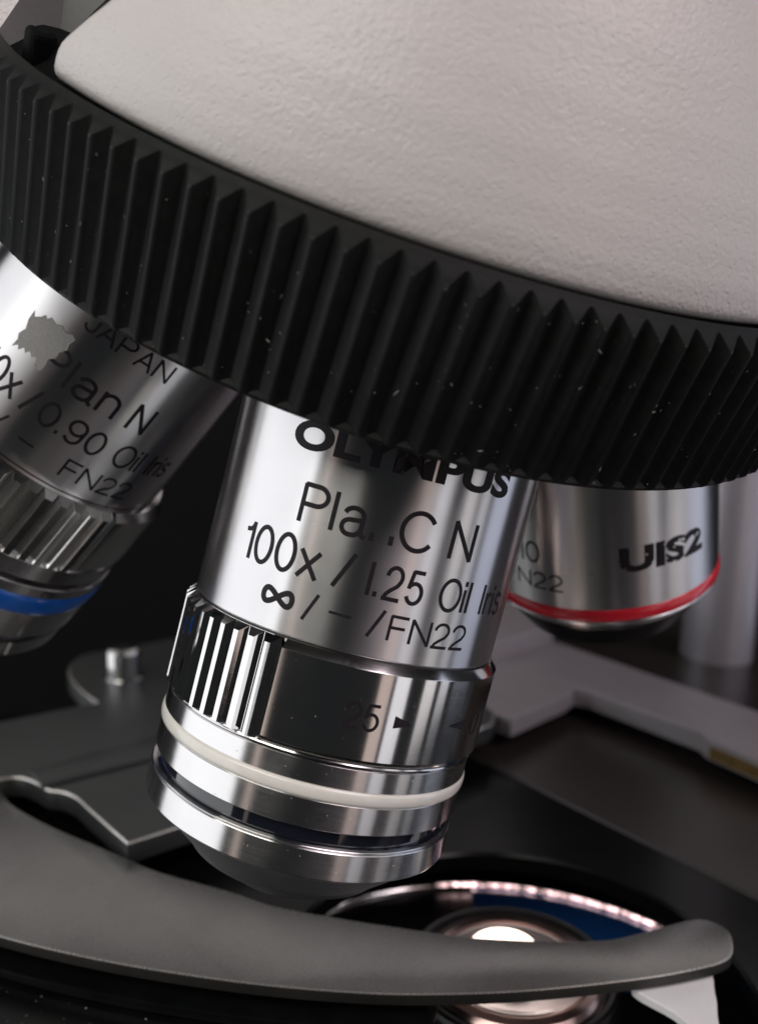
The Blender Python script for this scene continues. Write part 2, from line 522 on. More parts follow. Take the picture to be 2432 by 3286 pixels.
def rib_mesh():
    bm = bmesh.new()
    w = PITCH * 0.5
    prof = [(-w, RV - 0.03), (-0.80 * w, RV + 0.06), (-0.28 * w, RC - 0.20), (-0.10 * w, RC - 0.03), (0.10 * w, RC - 0.03), (0.28 * w, RC - 0.20), (0.80 * w, RV + 0.06), (w, RV - 0.03)]
    rows = []
    for kind in range(4):
        row = []
        for a, r in prof:
            top = HT0 + (r - RV) / (RC - RV) * (HT1 - HT0)
            if kind == 0: h, rr = top, r
            elif kind == 1: h, rr = top + 0.12, r + (0.02 if r > RV + 0.3 else 0)
            elif kind == 2: h, rr = HB - 0.40, RV - 0.03 + (r - RV + 0.03) * 0.55
            else: h, rr = HB - 0.10, RV - 0.03 + (r - RV + 0.03) * 0.25
            row.append(bm.verts.new(P(rr, a, -h)))
        rows.append(row)
    for a, b in zip(rows[:-1], rows[1:]):
        for i in range(len(prof) - 1):
            bm.faces.new((a[i], a[i + 1], b[i + 1], b[i]))
    bm.faces.new(rows[0])
    bm.faces.new(list(reversed(rows[-1])))
    bmesh.ops.recalc_face_normals(bm, faces=bm.faces)
    me = bpy.data.meshes.new('rib')
    bm.to_mesh(me); bm.free()
    me.materials.append(M['rubber'])
    me.materials.append(M['worn_rubber'])
    for p in me.polygons:
        p.use_smooth = True
        if all(math.hypot(me.vertices[v].co.x, me.vertices[v].co.y) > (RC - 0.06) * MM for v in p.vertices): p.material_index = 1
    me.set_sharp_from_angle(angle=math.radians(38))
    return me
RIB = rib_mesh()
for k in range(NRIB):
    o = bpy.data.objects.new('rib', RIB)
    COL.objects.link(o)
    o.parent = grip
    o.rotation_euler = (0, 0, math.radians(TIP0 + (k + 0.5) * PITCH))
obj('turret_face', disc_fan(lathe([(35.2, -36.4), (33.5, -36.5), (20, -38.0)], 96), 20, -38.0, 96), M['groove'], nose)
obj('turret_hub', lathe([(36.4, -28.6), (35.0, -27.6), (34.6, -26.9), (34.0, -26.7), (15, -26.6)], 128), M['black_gap'], nose)

# the black stop block at the corner of the housing
def blob_box(cx, cy, cz, sx, sy, sz, rot, seed, amp=0.15, bev=0.5):
    bm = bmesh.new()
    bmesh.ops.create_cube(bm, size=1.0)
    for v in bm.verts: v.co = Vector((v.co.x * sx, v.co.y * sy, v.co.z * sz)) * MM
    bmesh.ops.bevel(bm, geom=bm.edges[:], offset=bev * MM, segments=3, profile=0.5, affect='EDGES')
    bmesh.ops.subdivide_edges(bm, edges=bm.edges[:], cuts=1, use_grid_fill=True)
    for v in bm.verts:
        n = mnoise.noise_vector(v.co * 900 + Vector((seed, 0, 0)))
        v.co += n * amp * MM
    mat = Matrix.Rotation(math.radians(rot), 4, 'Z')
    for v in bm.verts: v.co = mat @ v.co + Vector((cx, cy, cz)) * MM
    return bm
c = (NM.inverted() @ (Vector((-36.2, -10.8, 75.7)) * MM)) / MM
obj('stop_block', blob_box(c.x, c.y, c.z, 2.0, 1.9, 2.8, -46, 3, 0.2, 0.5), M['black_gap'], nose)

# ---------------------------------------------------------------- white housing over the nosepiece
head = thing('nosepiece_housing', 'white hammered-paint microscope housing above the black ribbed ring', 'housing', NM)
HP = [(35.8, 27.7), (36.08, 27.58), (36.27, 27.36), (36.35, 27.0), (36.12, 25.5), (35.5, 23.5), (34.5, 21), (33, 18), (31, 14.5), (28.5, 10.5), (25.5, 6.5), (22, 2.5), (18, -1), (12, -5), (4, -8)]
def left_bound(h):
    return sum(_left_bound(h + 0.18 * k) for k in range(-4, 5)) / 9
def _left_bound(h):
    pts = [(28.0, -40.2), (25.8, -40.8), (25.05, -39.7), (22.2, -35.6), (19.9, -32.7), (17.0, -29.8), (10, -24), (-9, -10)]
    for (h0, a0), (h1, a1) in zip(pts[:-1], pts[1:]):
        if h <= h0 and h >= h1:
            return a0 + (a1 - a0) * (h0 - h) / (h0 - h1)
    return pts[0][1] if h > 27 else pts[-1][1]
bm = bmesh.new()
rows = []
NS = 150
# finer rows so that the rounded left corner reads
hp = []
for (r0, h0), (r1, h1) in zip(HP[:-1], HP[1:]):
    k = max(1, int(abs(h1 - h0) / 0.5))
    for i in range(k): hp.append((r0 + (r1 - r0) * i / k, h0 + (h1 - h0) * i / k))
hp.append(HP[-1])
for r, h in hp:
    lb = left_bound(h)
    row = []
    # rounded edge: the first columns turn inwards over 2 mm
    for i in range(7):
        a = math.radians(90 - i * 15)
        edge_mm = 1.0
        th = lb + math.degrees(edge_mm / max(r, 5)) * (1 - math.sin(a))
        rr = r - edge_mm * (1 - math.cos(a))
        row.append(bm.verts.new(P(rr, th, -h)))
    t0 = lb + math.degrees(1.0 / max(r, 5))
    for i in range(1, NS + 1):
        row.append(bm.verts.new(P(r, t0 + (150 - t0) * i / NS, -h)))
    rows.append(row)
for a, b in zip(rows[:-1], rows[1:]):
    for i in range(len(a) - 1): bm.faces.new((a[i], a[i + 1], b[i + 1], b[i]))
obj('front_cover', bm, M['white_paint'], head, angle=60)
# housing side, its shade painted in as grey, and the paler body behind it, left of the rounded corner
NI = NM.inverted()
def slab(pts, depth):
    """outline of world points (mm) given a thickness backwards."""
    bm = bmesh.new()
    back = Vector((-0.15, 1.0, 0.05)) * depth
    a = [bm.verts.new(NI @ (Vector(q) * MM)) for q in pts]
    b = [bm.verts.new(NI @ ((Vector(q) + back) * MM)) for q in pts]
    n = len(pts)
    bm.faces.new(a); bm.faces.new(list(reversed(b)))
    for i in range(n): bm.faces.new((a[i], a[(i + 1) % n], b[(i + 1) % n], b[i]))
    bmesh.ops.triangulate(bm, faces=bm.faces[:])
    return bm
obj('side_wall', slab([(-37.01, -4.56, 77.72), (-32.97, -5.99, 80.58), (-26.83, -6.28, 85.38), (-35.17, -5.73, 85.35), (-38.96, -6.64, 80.19), (-40.3, -7.01, 78.14), (-41.59, -7.33, 76.35), (-40.38, -6.97, 76.69), (-38.97, -6.21, 76.99)], 4), M['shaded_panel'], head, angle=30)
obj('rear_cover', slab([(-35.22, -5.56, 85.41), (-39.02, -6.48, 80.25), (-40.36, -6.85, 78.18), (-41.65, -7.17, 76.39), (-49.24, -7.17, 76.17), (-49.5, -5.56, 84.99)], 4), M['white_paint'], head, angle=30)

# ---------------------------------------------------------------- objectives
def knurl_tooth_mesh(r0, r1, z_top0, z_top1, z_bot, pitch, land, mat):
    """one cut tooth: flat land, two sloping flanks, bevelled upper end."""
    bm = bmesh.new()
    w, l = pitch * 0.5, land * 0.5
    prof = [(-w, r0), (-l, r1), (0, r1 + 0.0), (l, r1), (w, r0)]
    def row(kind):
        out = []
        for a, r in prof:
            f = (r - r0) / (r1 - r0)
            if kind == 0: z = z_top0 + (z_top1 - z_top0) * f
            elif kind == 1: z = z_bot
            out.append(bm.verts.new(P(r, a, -z)))
        return out
    A, Bq = row(0), row(1)
    for i in range(4): bm.faces.new((A[i], A[i + 1], Bq[i + 1], Bq[i]))
    bm.faces.new(A); bm.faces.new(list(reversed(Bq)))
    bmesh.ops.recalc_face_normals(bm, faces=bm.faces)
    me = bpy.data.meshes.new('tooth')
    bm.to_mesh(me); bm.free()
    me.materials.append(mat)
    return me

def neg(profile): return [(r, -s) for r, s in profile]

def iris_collar(parent, s0, s1, r_in, r_out, teeth_ranges, pitch, tooth_mat='facet', arc_mat='chrome', land=0.33):
    """collar with cut teeth over some sectors and smooth arcs over the rest."""
    col = obj('iris_collar', lathe(neg([(r_in - 0.6, s0 + 0.02), (r_in, s0 + 0.04), (r_in, s1 - 0.02), (r_in - 0.6, s1 + 0.0)]), 180), M['facet'], parent)
    tm = knurl_tooth_mesh(r_in - 0.02, r_out, s0 + 0.04, s0 + 0.57, s1 - 0.06, pitch, pitch * land, M[tooth_mat])
    ends = []
    for a0, n, sgn in teeth_ranges:
        for k in range(n):
            o = bpy.data.objects.new('tooth', tm)
            COL.objects.link(o); o.parent = col
            o.rotation_euler = (0, 0, math.radians(a0 + sgn * (k + 0.5) * pitch))
        ends.append((min(a0, a0 + sgn * n * pitch), max(a0, a0 + sgn * n * pitch)))
    ends.sort()
    prof = neg([(r_in, s0 + 0.04), (r_out - 0.05, s0 + 0.54), (r_out, s0 + 0.60), (r_out, s1 - 0.45), (r_out - 0.03, s1 - 0.38), (r_out - 0.30, s1 - 0.02), (r_in - 0.4, s1 - 0.01)])
    half = pitch * 0.335
    for i in range(len(ends)):
        a = ends[i][1]
        b = ends[(i + 1) % len(ends)][0] + (360 if i == len(ends) - 1 else 0)
        segs = max(int((b - a) / 1.5), 4)
        bm = lathe(prof, segs, a + half, b - half)
        # sloping end flanks down into the first groove on each side
        for th_out, th_in in ((a + half, a + 0.02), (b - half, b - 0.02)):
            v = [bm.verts.new(P(r_out, th_out, -(s0 + 0.60))), bm.verts.new(P(r_out, th_out, -(s1 - 0.2))), bm.verts.new(P(r_in - 0.02, th_in, -(s1 - 0.06))), bm.verts.new(P(r_in - 0.02, th_in, -(s0 + 0.05)))]
            bm.faces.new(v)
        obj('smooth_arc', bm, M[arc_mat], col, angle=20)
    return col

def colour_band(parent, r, s0, s1, mat, name='colour_band'):
    prof = [(r - 0.10, s0)]
    for i in range(1, 8):
        t = i / 8
        prof.append((r + 0.14 * math.sin(math.pi * t) ** 0.6, s0 + (s1 - s0) * t))
    prof.append((r - 0.10, s1))
    return obj(name, lathe(neg(prof), 180), mat, parent, angle=70)

OBJ_GROUP = 'objective lenses on the nosepiece'
# --- the near 100x objective with white band
OM = frame_matrix((-12.7, -5.508, 43.693), (0.22107, 0.09589, 0.97053))
o1 = thing('objective_lens', 'silver 100x oil objective with white band, sharp in the middle', 'objective', OM, OBJ_GROUP)
obj('barrel', lathe(neg([(11.5, -27), (12.0, -26.8), (12.0, 8.82), (11.93, 8.92), (11.6, 9.0)]), 200), M['barrel'], o1)
obj('dark_joint', lathe(neg([(11.8, 8.9), (11.85, 9.12)]), 160), M['groove'], o1)
iris_collar(o1, 9.02, 16.3, 12.05, 12.62, [(-17.4 - 0.9, 20, -1), (128, 14, 1)], 6.207)
obj('joint_ring', lathe(neg([(11.9, 16.28), (12.33, 16.33), (12.38, 16.42), (12.36, 16.52), (12.2, 16.58), (11.8, 16.62)]), 180), M['chrome'], o1)
obj('upper_sleeve', lathe(neg([(11.8, 16.62), (12.18, 16.66), (12.26, 16.74), (12.28, 18.2), (12.22, 18.26), (12.22, 19.3), (12.28, 19.36), (12.28, 21.30), (12.22, 21.37), (11.75, 21.40)]), 200), M['sleeve'], o1)
colour_band(o1, 12.28, 18.24, 19.32, M['white_band'])
obj('retracting_groove', lathe(neg([(11.9, 21.38), (11.72, 21.45), (11.72, 22.62), (12.0, 22.66)]), 180), M['glass'], o1)
sl = obj('lower_sleeve', lathe(neg([(11.9, 22.60), (12.18, 22.63), (12.22, 22.68), (12.20, 22.73), (12.16, 22.76), (12.24, 22.82), (12.28, 22.88), (12.28, 24.80), (12.24, 24.88), (11.85, 25.12), (11.7, 25.16)]), 200), M['sleeve'], o1)
obj('front_cone', lathe(neg([(11.8, 25.10), (11.5, 25.3), (8.3, 28.1), (8.1, 28.2), (7.9, 28.6), (5.0, 30.0), (4.8, 30.15), (4.7, 30.4), (2.4, 30.7)]), 160), M['dark_metal'], o1)
obj('front_lens', disc_fan(lathe(neg([(2.45, 30.68), (1.8, 30.74), (1.0, 30.76)]), 48), 1.0, -30.76, 48), M['glass'], o1)
L = 'lettering'
wrap_text(L, 'OLYMPUS', 12.0, -32.3, 48.3, -3.87, 1.78, o1, M['ink'], offset=0.045)
stroke_text(L, 'PlanC', 12.0, -23.6, 22.2, 1.04, 2.55, o1, M['ink'], worn=lambda t, y: (1.2 < t < 8.8 and y > 0.34 + 0.12 * math.sin(t * 2.1)) or (8.0 < t < 9.5 and y > 0.3))
stroke_text(L, 'N', 12.0, 28.8, 39.0, 1.04, 2.55, o1, M['ink'])
stroke_text(L, '100x', 12.0, -43.2, -11.6, 4.66, 2.5, o1, M['ink'])
stroke_text(L, '/', 12.0, -7.0, -0.4, 4.66, 2.4, o1, M['ink'])
stroke_text(L, '1.25', 12.0, 2.2, 23.8, 4.66, 2.2, o1, M['ink'], gap=0.25, worn=lambda t, y: t < 5.0 and y > 0.72)
stroke_text(L, 'Oil', 12.0, 29.8, 43.5, 4.70, 2.15, o1, M['ink'])
stroke_text(L, 'Iris', 12.0, 50.0, 65.0, 4.72, 2.1, o1, M['ink'])
stroke_text(L, '/', 12.0, -13.9, -9.1, 7.45, 1.85, o1, M['ink'])
wrap_poly(L, [(-5.2, 6.37), (2.3, 6.40), (2.3, 6.58), (-5.2, 6.55)], 12.0, o1, M['ink'])
stroke_text(L, '/', 12.0, 8.0, 13.2, 7.42, 1.9, o1, M['ink'])
stroke_text(L, 'FN22', 12.0, 14.9, 46.5, 7.42, 1.68, o1, M['ink'])
def infinity(parent, th0, th1, s0, s1, R, t=0.40):
    """two joined loops drawn as a band."""
    bm = bmesh.new()
    n = 72
    inn, out = [], []
    cx, cy = (th0 + th1) / 2, (s0 + s1) / 2
    rx = (th1 - th0) / 2 * math.radians(1) * R - t / 2
    ry = (s1 - s0) / 2 - t / 2
    pts = []
    for i in range(n):
        a = 2 * math.pi * i / n
        pts.append(Vector((rx * math.cos(a), ry * 1.0 * math.sin(2 * a), 0)))
    for i in range(n):
        d = (pts[(i + 1) % n] - pts[i - 1]).normalized()
        nn = Vector((-d.y, d.x, 0)) * t / 2
        lift = 0.012 + (0.003 if math.pi * 0.5 < 2 * math.pi * i / n < math.pi * 1.5 else 0)
        row = []
        for q in (pts[i] - nn, pts[i] + nn):
            row.append(bm.verts.new(P(R + lift, cx + math.degrees(q.x / R), -cy + q.y)))
        inn.append(row[0]); out.append(row[1])
    for i in range(n):
        j = (i + 1) % n
        bm.faces.new((inn[i], inn[j], out[j], out[i]))
    obj(L, bm, M['ink'], parent, smooth=False)
infinity(o1, -29.8, -17.0, 5.88, 7.22, 12.0)
RO = 12.62
stroke_text(L, '25', RO, 7.3, 19.0, 13.68, 1.75, o1, M['ink'])
wrap_poly(L, [(24.0, 12.40), (27.0, 12.62), (29.3, 12.72), (29.0, 12.84), (30.6, 13.0), (24.0, 13.30)], RO, o1, M['ink'])
wrap_poly(L, [(46.1, 12.95), (55.8, 12.56), (55.8, 13.43)], RO, o1, M['ink'])
stroke_text(L, '0', RO, 61.0, 67.2, 13.95, 1.75, o1, M['ink'])

# --- the left objective with blue band
LM = frame_matrix((-37.097, 7.054, 55.849), (0.63876, -0.12514, 0.75916))
o2 = thing('objective_lens', 'tilted silver oil objective with blue band and torn sticker, at left', 'objective', LM, OBJ_GROUP)
obj('barrel', lathe(neg([(11.5, -27), (12.0, -26.8), (12.0, 8.82), (11.93, 8.92), (11.6, 9.0)]), 200), M['barrel'], o2)
obj('dark_joint', lathe(neg([(11.75, 8.9), (11.8, 9.15)]), 160), M['groove'], o2)
iris_collar(o2, 8.95, 15.9, 12.55, 13.25, [(64.0, 22, -1), (-140, 12, 1)], 6.207, 'soft_steel', 'soft_steel', 0.45)
obj('upper_sleeve', lathe(neg([(12.0, 15.85), (12.95, 15.9), (13.1, 16.0), (13.1, 17.6), (13.0, 17.7), (12.6, 17.75)]), 180), M['sleeve'], o2)
obj('retracting_groove', lathe(neg([(12.6, 17.7), (12.6, 18.15)]), 160), M['groove'], o2)
obj('lower_sleeve', lathe(neg([(12.6, 18.1), (13.2, 18.15), (13.35, 18.25), (13.35, 19.2), (13.25, 19.25), (13.25, 21.3), (13.35, 21.35), (13.3, 24.3), (12.9, 24.5)]), 180), M['sleeve'], o2)
colour_band(o2, 13.35, 19.2, 21.35, M['blue_band'])
obj('front_groove', lathe(neg([(12.8, 24.4), (12.7, 25.3)]), 160), M['groove'], o2)
obj('front_sleeve', lathe(neg([(12.7, 25.2), (13.1, 25.3), (13.1, 26.9), (12.2, 28.2), (8.2, 30.2), (6.5, 30.6)]), 160), M['chrome'], o2)
obj('front_lens', disc_fan(lathe(neg([(6.6, 30.5), (3, 30.9)]), 48), 3.0, -30.9, 48), M['glass'], o2)
stroke_text(L, 'JAPAN', 12.0, 8.2, 45.5, -3.85, 1.62, o2, M['ink'])
stroke_text(L, 'Plan', 12.0, 3.0, 37.5, 1.12, 2.5, o2, M['ink'])
stroke_text(L, 'N', 12.0, 43.0, 51.8, 1.15, 2.45, o2, M['ink'])
stroke_text(L, '50x', 12.0, -17.5, 4.0, 4.72, 2.4, o2, M['ink'])
stroke_text(L, '/', 12.0, 7.2, 12.5, 4.8, 2.3, o2, M['ink'])
stroke_text(L, '0.90', 12.0, 14.5, 42.6, 4.72, 2.1, o2, M['ink'])
stroke_text(L, 'Oil', 12.0, 47.8, 61.5, 4.70, 2.1, o2, M['ink'])
stroke_text(L, 'Iris', 12.0, 66.0, 80.0, 4.72, 2.1, o2, M['ink'])
stroke_text(L, '/', 12.0, 2.5, 7.5, 7.6, 1.7, o2, M['ink'])
wrap_poly(L, [(14.4, 6.72), (21.0, 6.70), (21.0, 6.90), (14.4, 6.92)], 12.0, o2, M['ink'])
stroke_text(L, 'FN22', 12.0, 34.0, 67.0, 7.72, 1.68, o2, M['ink'])

# torn sticker left on the barrel
st_pts = [(-9.5, -2.05), (-8.2, -1.7), (-5.9, -2.1), (-5.0, -2.45), (-3.6, -2.3), (-2.6, -2.65), (0.2, -2.5), (2.5, -2.75), (5.2, -2.5), (7.4, -2.75), (9.4, -2.55), (8.6, -2.0), (9.2, -1.5), (7.4, -0.9), (7.8, -0.4), (5.8, 0.1), (6.4, 0.7), (5.9, 1.35), (3.2, 1.1), (1.6, 0.6), (0.4, 0.9), (-1.4, 0.6), (-2.6, 1.0), (-4.0, 0.7), (-5.5, 1.2), (-6.6, 0.9), (-8.4, 1.35), (-8.1, 0.6), (-9.2, 0.2), (-8.0, -0.5), (-9.4, -1.2)]
stick = wrap_poly('torn_sticker', st_pts, 12.0, None, M['paper'], lift=0.006)
stick.matrix_world = LM
sol = stick.modifiers.new('thickness', 'SOLIDIFY'); sol.thickness = 0.00003; sol.offset = -1
tag(stick, 'torn grey paper sticker scrap on the left objective above its lettering', 'sticker')

# --- the red-banded objective behind
RM = frame_matrix((9.433, 13.687, 44.457), (-0.16419, -0.23825, 0.95722))
o3 = thing('objective_lens', 'short blurred silver objective with red band, behind at right', 'objective', RM, OBJ_GROUP)
RR = 11.46
obj('barrel', lathe(neg([(11.0, -27), (RR, -26.8), (RR, 8.7), (RR - 0.06, 8.78), (RR - 0.06, 10.1), (RR, 10.2), (RR - 0.05, 10.4), (10.2, 11.5), (9.9, 11.55)]), 180), M['barrel'], o3)
colour_band(o3, RR, 8.76, 10.1, M['red_band'])
obj('front_cone', lathe(neg([(10.2, 11.3), (10.1, 11.8), (8.3, 14.4), (7.8, 14.7), (5.0, 14.7)]), 120), M['groove'], o3)
obj('front_lens', disc_fan(lathe(neg([(5.1, 14.65), (3.0, 14.3)]), 48), 3.0, -14.3, 48), M['glass'], o3)
wrap_text(L, 'UIS2', RR, -6.3, 39.0, 4.80, 2.2, o3, M['ink'], offset=0.05, worn=0.42)
stroke_text(L, '/FN22', RR, -72, -32.0, 7.0, 1.6, o3, M['ink'])
stroke_text(L, '4x/0.10', RR, -95, -43.0, 4.3, 2.0, o3, M['ink'])

# ---------------------------------------------------------------- stage
SA = math.radians(-51.0)                       # stage axes against the camera's
E1 = Vector((math.cos(SA), math.sin(SA), 0)); E2 = Vector((-math.sin(SA), math.cos(SA), 0))
stage = thing('microscope_stage', 'black glossy microscope stage with round opening under the objectives', 'stage')
def annulus_plate(outer, hole_c, hole_r, z0, z1, n=96):
    """plate with a round hole: strips between the hole and the outline hit by rays from the hole."""
    bm = bmesh.new()
    it, ot, ib = [], [], []
    for i in range(n):
        a = 2 * math.pi * i / n
        d = Vector((math.cos(a), math.sin(a)))
        best = 1e9
        for k in range(len(outer)):
            p, q = Vector(outer[k]), Vector(outer[(k + 1) % len(outer)])
            e = q - p
            den = d.x * e.y - d.y * e.x
            if abs(den) < 1e-9: continue
            w = p - Vector(hole_c)
            t = (w.x * e.y - w.y * e.x) / den
            s = (w.x * d.y - w.y * d.x) / den
            if t > 0 and -1e-6 <= s <= 1 + 1e-6: best = min(best, t)
        c = Vector(hole_c)
        def vv(r, z): 
            q = c + d * r
            return bm.verts.new(Vector((q.x, q.y, z)) * MM)
        it.append((vv(hole_r - 0.0, z1 - 0.35), vv(hole_r + 0.3, z1), vv(best, z1), vv(best, z0), vv(hole_r, z0)))
    for i in range(n):
        A_, B_ = it[i], it[(i + 1) % n]
        for k in range(4): bm.faces.new((A_[k], B_[k], B_[k + 1], A_[k + 1]))
        bm.faces.new((A_[4], B_[4], B_[0], A_[0]))
    return bm
def se(a, b): 
    q = E1 * a + E2 * b
    return (q.x, q.y)
# black insert: bounded on the far right by a line along E1 at E2-distance
EDGE_B = Vector((15.3, 29.0, 0)).dot(E2)
ins = [se(-75, -75), se(25, -75), se(25, EDGE_B), se(-75, EDGE_B)]
obj('stage_insert', annulus_plate(ins, (1.5, -1.8), 21.8, -2.4, -0.3), M['stage_black'], stage, angle=30)
right = [se(-110, EDGE_B + 0.05), se(25, EDGE_B + 0.05), se(25, EDGE_B + 90), se(-110, EDGE_B + 90)]
obj('stage_plate', prism(right, -4.0, 0.0, 0.35, 3), M['stage_grey'], stage, angle=30)
# ---------------------------------------------------------------- slide holder
hold = thing('slide_holder', 'grey metal slide holder with curved lever arm on the black stage', 'slide holder')
# left plate, wavy front edge, long side running back along E2
lp = catmull([(-66, 16), (-60, 21.5), (-55.6, 24.3), (-53.4, 24.9), (-51.3, 23.8), (-49.2, 22.1), (-47.3, 21.6), (-45.5, 20.4), (-43.6, 18.2)], 5)
lp += [(-39.5, 13.5), (-37.1, 10.8), (-33.5, 13.7), (-20, 24.6), (1.0, 41.6), (4.6, 44.6), (9, 62), (4, 92)]
boss = catmull([(-47.6, 77.8), (-51.6, 74.4), (-58.6, 69.4), (-59.8, 65.9), (-59.4, 61.3), (-57.3, 56.6), (-54.3, 52.2), (-51.2, 48.6)], 5)
lp += boss + [(-62.0, 40.8), (-80, 27)]
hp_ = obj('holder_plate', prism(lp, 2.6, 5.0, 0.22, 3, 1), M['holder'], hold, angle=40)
hp_.data.materials.append(M['edge_highlight'])
# raised rail on the plate
rail = [(-52.9, 25.9), (-49.8, 22.4), (-39.1, 30.4), (-12, 52.6), (-15, 57.8), (-40.6, 36.4)]
obj('holder_rail', prism(rail, 4.9, 5.5, 0.25, 2), M['holder'], hold, angle=40)
fg = [(5.0, 49.2), (7.7, 47.1), (17.2, 56.8), (19.0, 59.6), (21.2, 58.9), (33.5, 44.0), (33.7, 41.6), (52, 14.5), (66, 25), (44.6, 52.1), (20.3, 83.0), (12, 90), (-4, 76)]
obj('fixed_finger', prism(fg, 2.2, 5.02, 0.25, 3), M['finger'], hold, angle=40)
bre = [(33.85, 41.35), (34.2, 41.6), (52.2, 14.8), (51.9, 14.3)]
obj('brass_edge', prism(bre, 2.4, 4.2, 0.1, 1), M['brass'], hold)
stp = [(8.1, 71.5), (19.7, 82.4), (24, 100), (-2, 112), (-12, 84)]
obj('finger_block', prism(stp, 4.9, 8.2, 0.4, 3), M['finger'], hold, angle=40)
pm = bmesh.new()
lathe([(3.0, 5.0), (2.62, 5.1), (2.62, 9.0), (2.5, 9.35), (1.9, 9.6), (1.2, 9.62)], 48, bm=pm)
disc_fan(pm, 1.2, 9.62, 48)
po = obj('locking_post', pm, M['chrome'], hold)
po.location = Vector((-50.3, 59.5, 0)) * MM
# crescent lever
inner = [(-60, 27), (-52.5, 20.6), (-46.5, 16.2), (-40.7, 12.7), (-37.0, 10.4), (-33.1, 8.1), (-25.7, 5.1), (-20.9, 2.8), (-14.3, 1.1), (-11.0, 0.4), (-2.9, -1.1), (5.6, -1.4), (9.9, -1.0), (12.2, -0.3), (15.9, 1.3), (19.0, 2.5), (20.5, 2.35), (21.6, 1.2), (21.7, -0.2), (20.9, -2.5), (19.6, -3.7), (17.2, -4.7), (12.8, -6.0), (6.4, -7.4), (0.3, -8.4), (-5.6, -8.95), (-11.4, -9.1), (-19.7, -8.5), (-27.7, -7.3), (-36.0, -5.5), (-45.0, -2.8), (-56, 1.6), (-68, 8), (-72, 18)]
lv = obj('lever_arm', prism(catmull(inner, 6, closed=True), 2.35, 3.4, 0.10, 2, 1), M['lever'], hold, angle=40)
lv.data.materials.append(M['edge_highlight'])
lv.data.materials.append(M['shaded_side'])
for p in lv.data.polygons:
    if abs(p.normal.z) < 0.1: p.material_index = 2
low = [(min(x, -6.0 + 0.1 * y) + 0.3, y - 1.1) for x, y in inner if x < 4 or y < -8]
low = [q for i, q in enumerate(low) if i == 0 or (Vector(q) - Vector(low[i - 1])).length > 0.6]
obj('lower_plate', prism(catmull(low, 6, closed=True), 0.1, 0.9, 0.12, 2), M['stage_black'], hold, angle=40)

# ---------------------------------------------------------------- condenser under the stage
cond = thing('condenser', 'lit condenser lens in the stage opening below the lever tip', 'condenser')
def sub(name, bm, mat, **k):
    return obj(name, bm, mat, cond, **k)
sub('flange', lathe([(60, -16), (36, -14.5), (33.6, -12.6)], 160), M['cond_black'])
rim = lathe([(33.6, -12.7)] + [(33.0 + 0.7 * math.cos(a * math.pi / 8), -12.5 + 0.7 * math.sin(a * math.pi / 8)) for a in range(0, 9)] + [(32.2, -12.9)], 220)
sub('bright_rim', rim, M['rim'])
sub('blue_reflection_arc', lathe([(32.1, -12.3), (30, -12.15), (19, -12.0)], 80, 130, 181), M['blue_sheen'])  # arc carrying the painted blue reflection
sub('dark_plate', lathe([(32.3, -12.8), (30, -12.6), (22, -12.35), (13, -12.1)], 160), M['cond_black'])
sub('lens_mount', lathe([(11.0, -13.2), (10.6, -8.0), (10.2, -4.0), (10.0, -2.6), (9.7, -2.3), (9.3, -2.3), (8.6, -2.65), (7.4, -2.7)], 120), M['cond_black'])
sub('mount_ring', lathe([(10.1, -2.8), (10.0, -2.35), (9.75, -2.2), (9.45, -2.25)], 120), M['cond_black'])
sub('lens_bezel', lathe([(8.8, -2.7), (8.3, -2.1), (7.6, -1.9), (7.1, -2.1), (6.9, -2.9), (6.4, -3.6)], 120), M['bezel'])
dome = [(7.0 * math.sin(a * math.pi / 24), -2.2 + 1.5 * (math.cos(a * math.pi / 24))) for a in range(12, 0, -1)]
sub('top_lens', disc_fan(lathe(dome + [(0.6, -0.7)], 72), 0.6, -0.7, 72), M['clear'])
sub('lamp_window', disc_fan(bmesh.new(), 3.2, -1.9, 64), M['lamp'])
sub('emissive_rim_glint', lathe([(32.55, -12.1), (32.5, -11.82), (32.25, -11.75), (32.05, -12.0)], 90, 128, 189), M['rim_glint'])  # glowing arc added for the rim's glints, not a lamp
sub('lamp_well', lathe([(7.0, -2.9), (6.6, -4.6), (2.8, -4.8), (2.8, -4.25)], 72), M['dark_metal'])
cond.location = Vector((1.9, 0.2, 0)) * MM

for o in cond.children:                         # the lens turret sits a little behind the rim's centre
    if o.name.split('.')[0] in ('lens_mount', 'mount_ring', 'lens_bezel', 'top_lens', 'lamp_well'): o.location = (0, 0.0018, 0.0005)
    if o.name.startswith('lamp_window'): o.location = (-0.0006, 0.0034, 0.0005)
tab = obj('white_tab', prism(catmull([(11.3, -4.9), (18.5, -2.3), (18.3, -6.0), (17.6, -8.6), (16.7, -11.4), (15.3, -10.7), (13.9, -8.5)], 5, closed=True), 1.2, 1.95, 0.2, 3), M['white_plastic'])
tag(tab, 'white plastic tab under the rounded tip of the lever arm', 'plastic tab')

# ---------------------------------------------------------------- stand behind
stand = thing('microscope_stand', 'dark blurred microscope stand in the background behind the stage', 'microscope stand')
def box(x0, x1, y0, y1, z0, z1, bev):
    return prism([(x0, y0), (x1, y0), (x1, y1), (x0, y1)], z0, z1, bev, 3)
obj('dark_column', box(-190, 15, 150, 230, -40, 62, 6), M['stand_dark'], stand)
obj('base_block', box(-220, 260, 232, 320, -90, 61, 4), M['stand_dark'], stand)
obj('pale_arm', box(-190, 15, 152, 232, 62.5, 200, 3), M['stand_white'], stand)
cm = lathe([(6.5, -10), (6.5, 60)], 48)
co = obj('guide_column', cm, M['column'], stand)
co.location = Vector((53, 93, 0)) * MM
obj('rear_block', box(30, 170, 125, 200, -30, 90, 8), M['stand_dark'], stand)

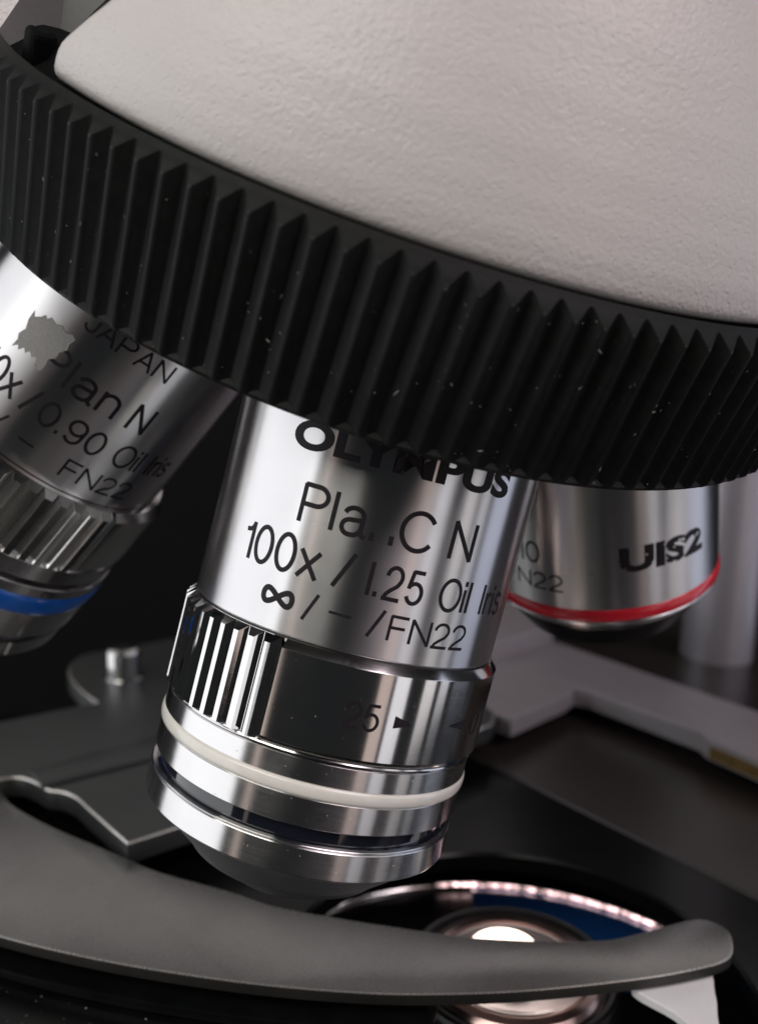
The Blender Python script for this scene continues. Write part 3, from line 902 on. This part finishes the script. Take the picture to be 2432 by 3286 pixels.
# ---------------------------------------------------------------- dust and lint
dbm = bmesh.new()
def fleck(pos, nrm, size, elong=1.0):
    n = Vector(nrm).normalized()
    t = n.orthogonal().normalized()
    t = Matrix.Rotation(random.uniform(0, 6.28), 3, n) @ t
    b = n.cross(t)
    pts = []
    k = random.randint(4, 6)
    for i in range(k):
        a = 2 * math.pi * i / k
        q = random.uniform(0.5, 1.0) * size
        pts.append(dbm.verts.new(Vector(pos) + (t * math.cos(a) * q * elong + b * math.sin(a) * q) * MM))
    tip = dbm.verts.new(Vector(pos) + n * size * 0.6 * MM)
    for i in range(k): dbm.faces.new((pts[i], pts[(i + 1) % k], tip))
R3 = NM.to_3x3()
for i in range(260):                            # on the ribbed ring
    th = random.uniform(-62, 75); h = random.uniform(28.4, 39.2)
    a = (th - TIP0) / PITCH; fr = abs((a - math.floor(a)) - 0.5) * 2
    r = RC - (RC - RV) * fr + 0.03
    p = NM @ P(r, th, -h)
    fleck(p, R3 @ P(1, th, 0), random.choice([0.018, 0.02, 0.025, 0.03, 0.03, 0.06]), random.choice([1, 1, 1.5, 5]))
R1 = OM.to_3x3()
for i in range(110):                            # on the near objective's lower half
    th = random.uniform(-30, 60); s = random.choice([random.uniform(9.8, 15.5), random.uniform(16.8, 18.1), random.uniform(19.5, 21.2), random.uniform(23, 24.8)])
    r = 12.64 if s < 16 else 12.3
    fleck(OM @ P(r, th, -s), R1 @ P(1, th, 0), random.choice([0.02, 0.025, 0.03, 0.055]))
for i in range(130):                            # on the lever arm and the stage
    x, y = random.uniform(-50, 20), random.uniform(-20, 8)
    on_arm = abs(math.hypot(x + 8, y - 84) - 87.5) < 3.2
    z = 3.42 if on_arm else (-0.28 if math.hypot(x - 1.5, y + 1.8) > 22.5 else None)
    if z is None: continue
    if on_arm and random.random() < 0.4: continue
    fleck(Vector((x, y, z)) * MM, (0, 0, 1), random.choice([0.03, 0.04, 0.05, 0.1]), random.choice([1, 1, 2.5]))
for i in range(160):                            # grit on the stage in front of the lever
    x = random.uniform(-46, 4)
    fleck(Vector((x, random.uniform(-24, -9) + 0.004 * (x + 10) ** 2, -0.28)) * MM, (0, 0, 1), random.choice([0.02, 0.03, 0.03, 0.06]), random.choice([1, 1, 2.5]))
dust = obj('dust', dbm, M['dust'], None, smooth=False)
tag(dust, 'pale dust specks and lint on the rubber ring, objective and stage', 'dust', kind='stuff')
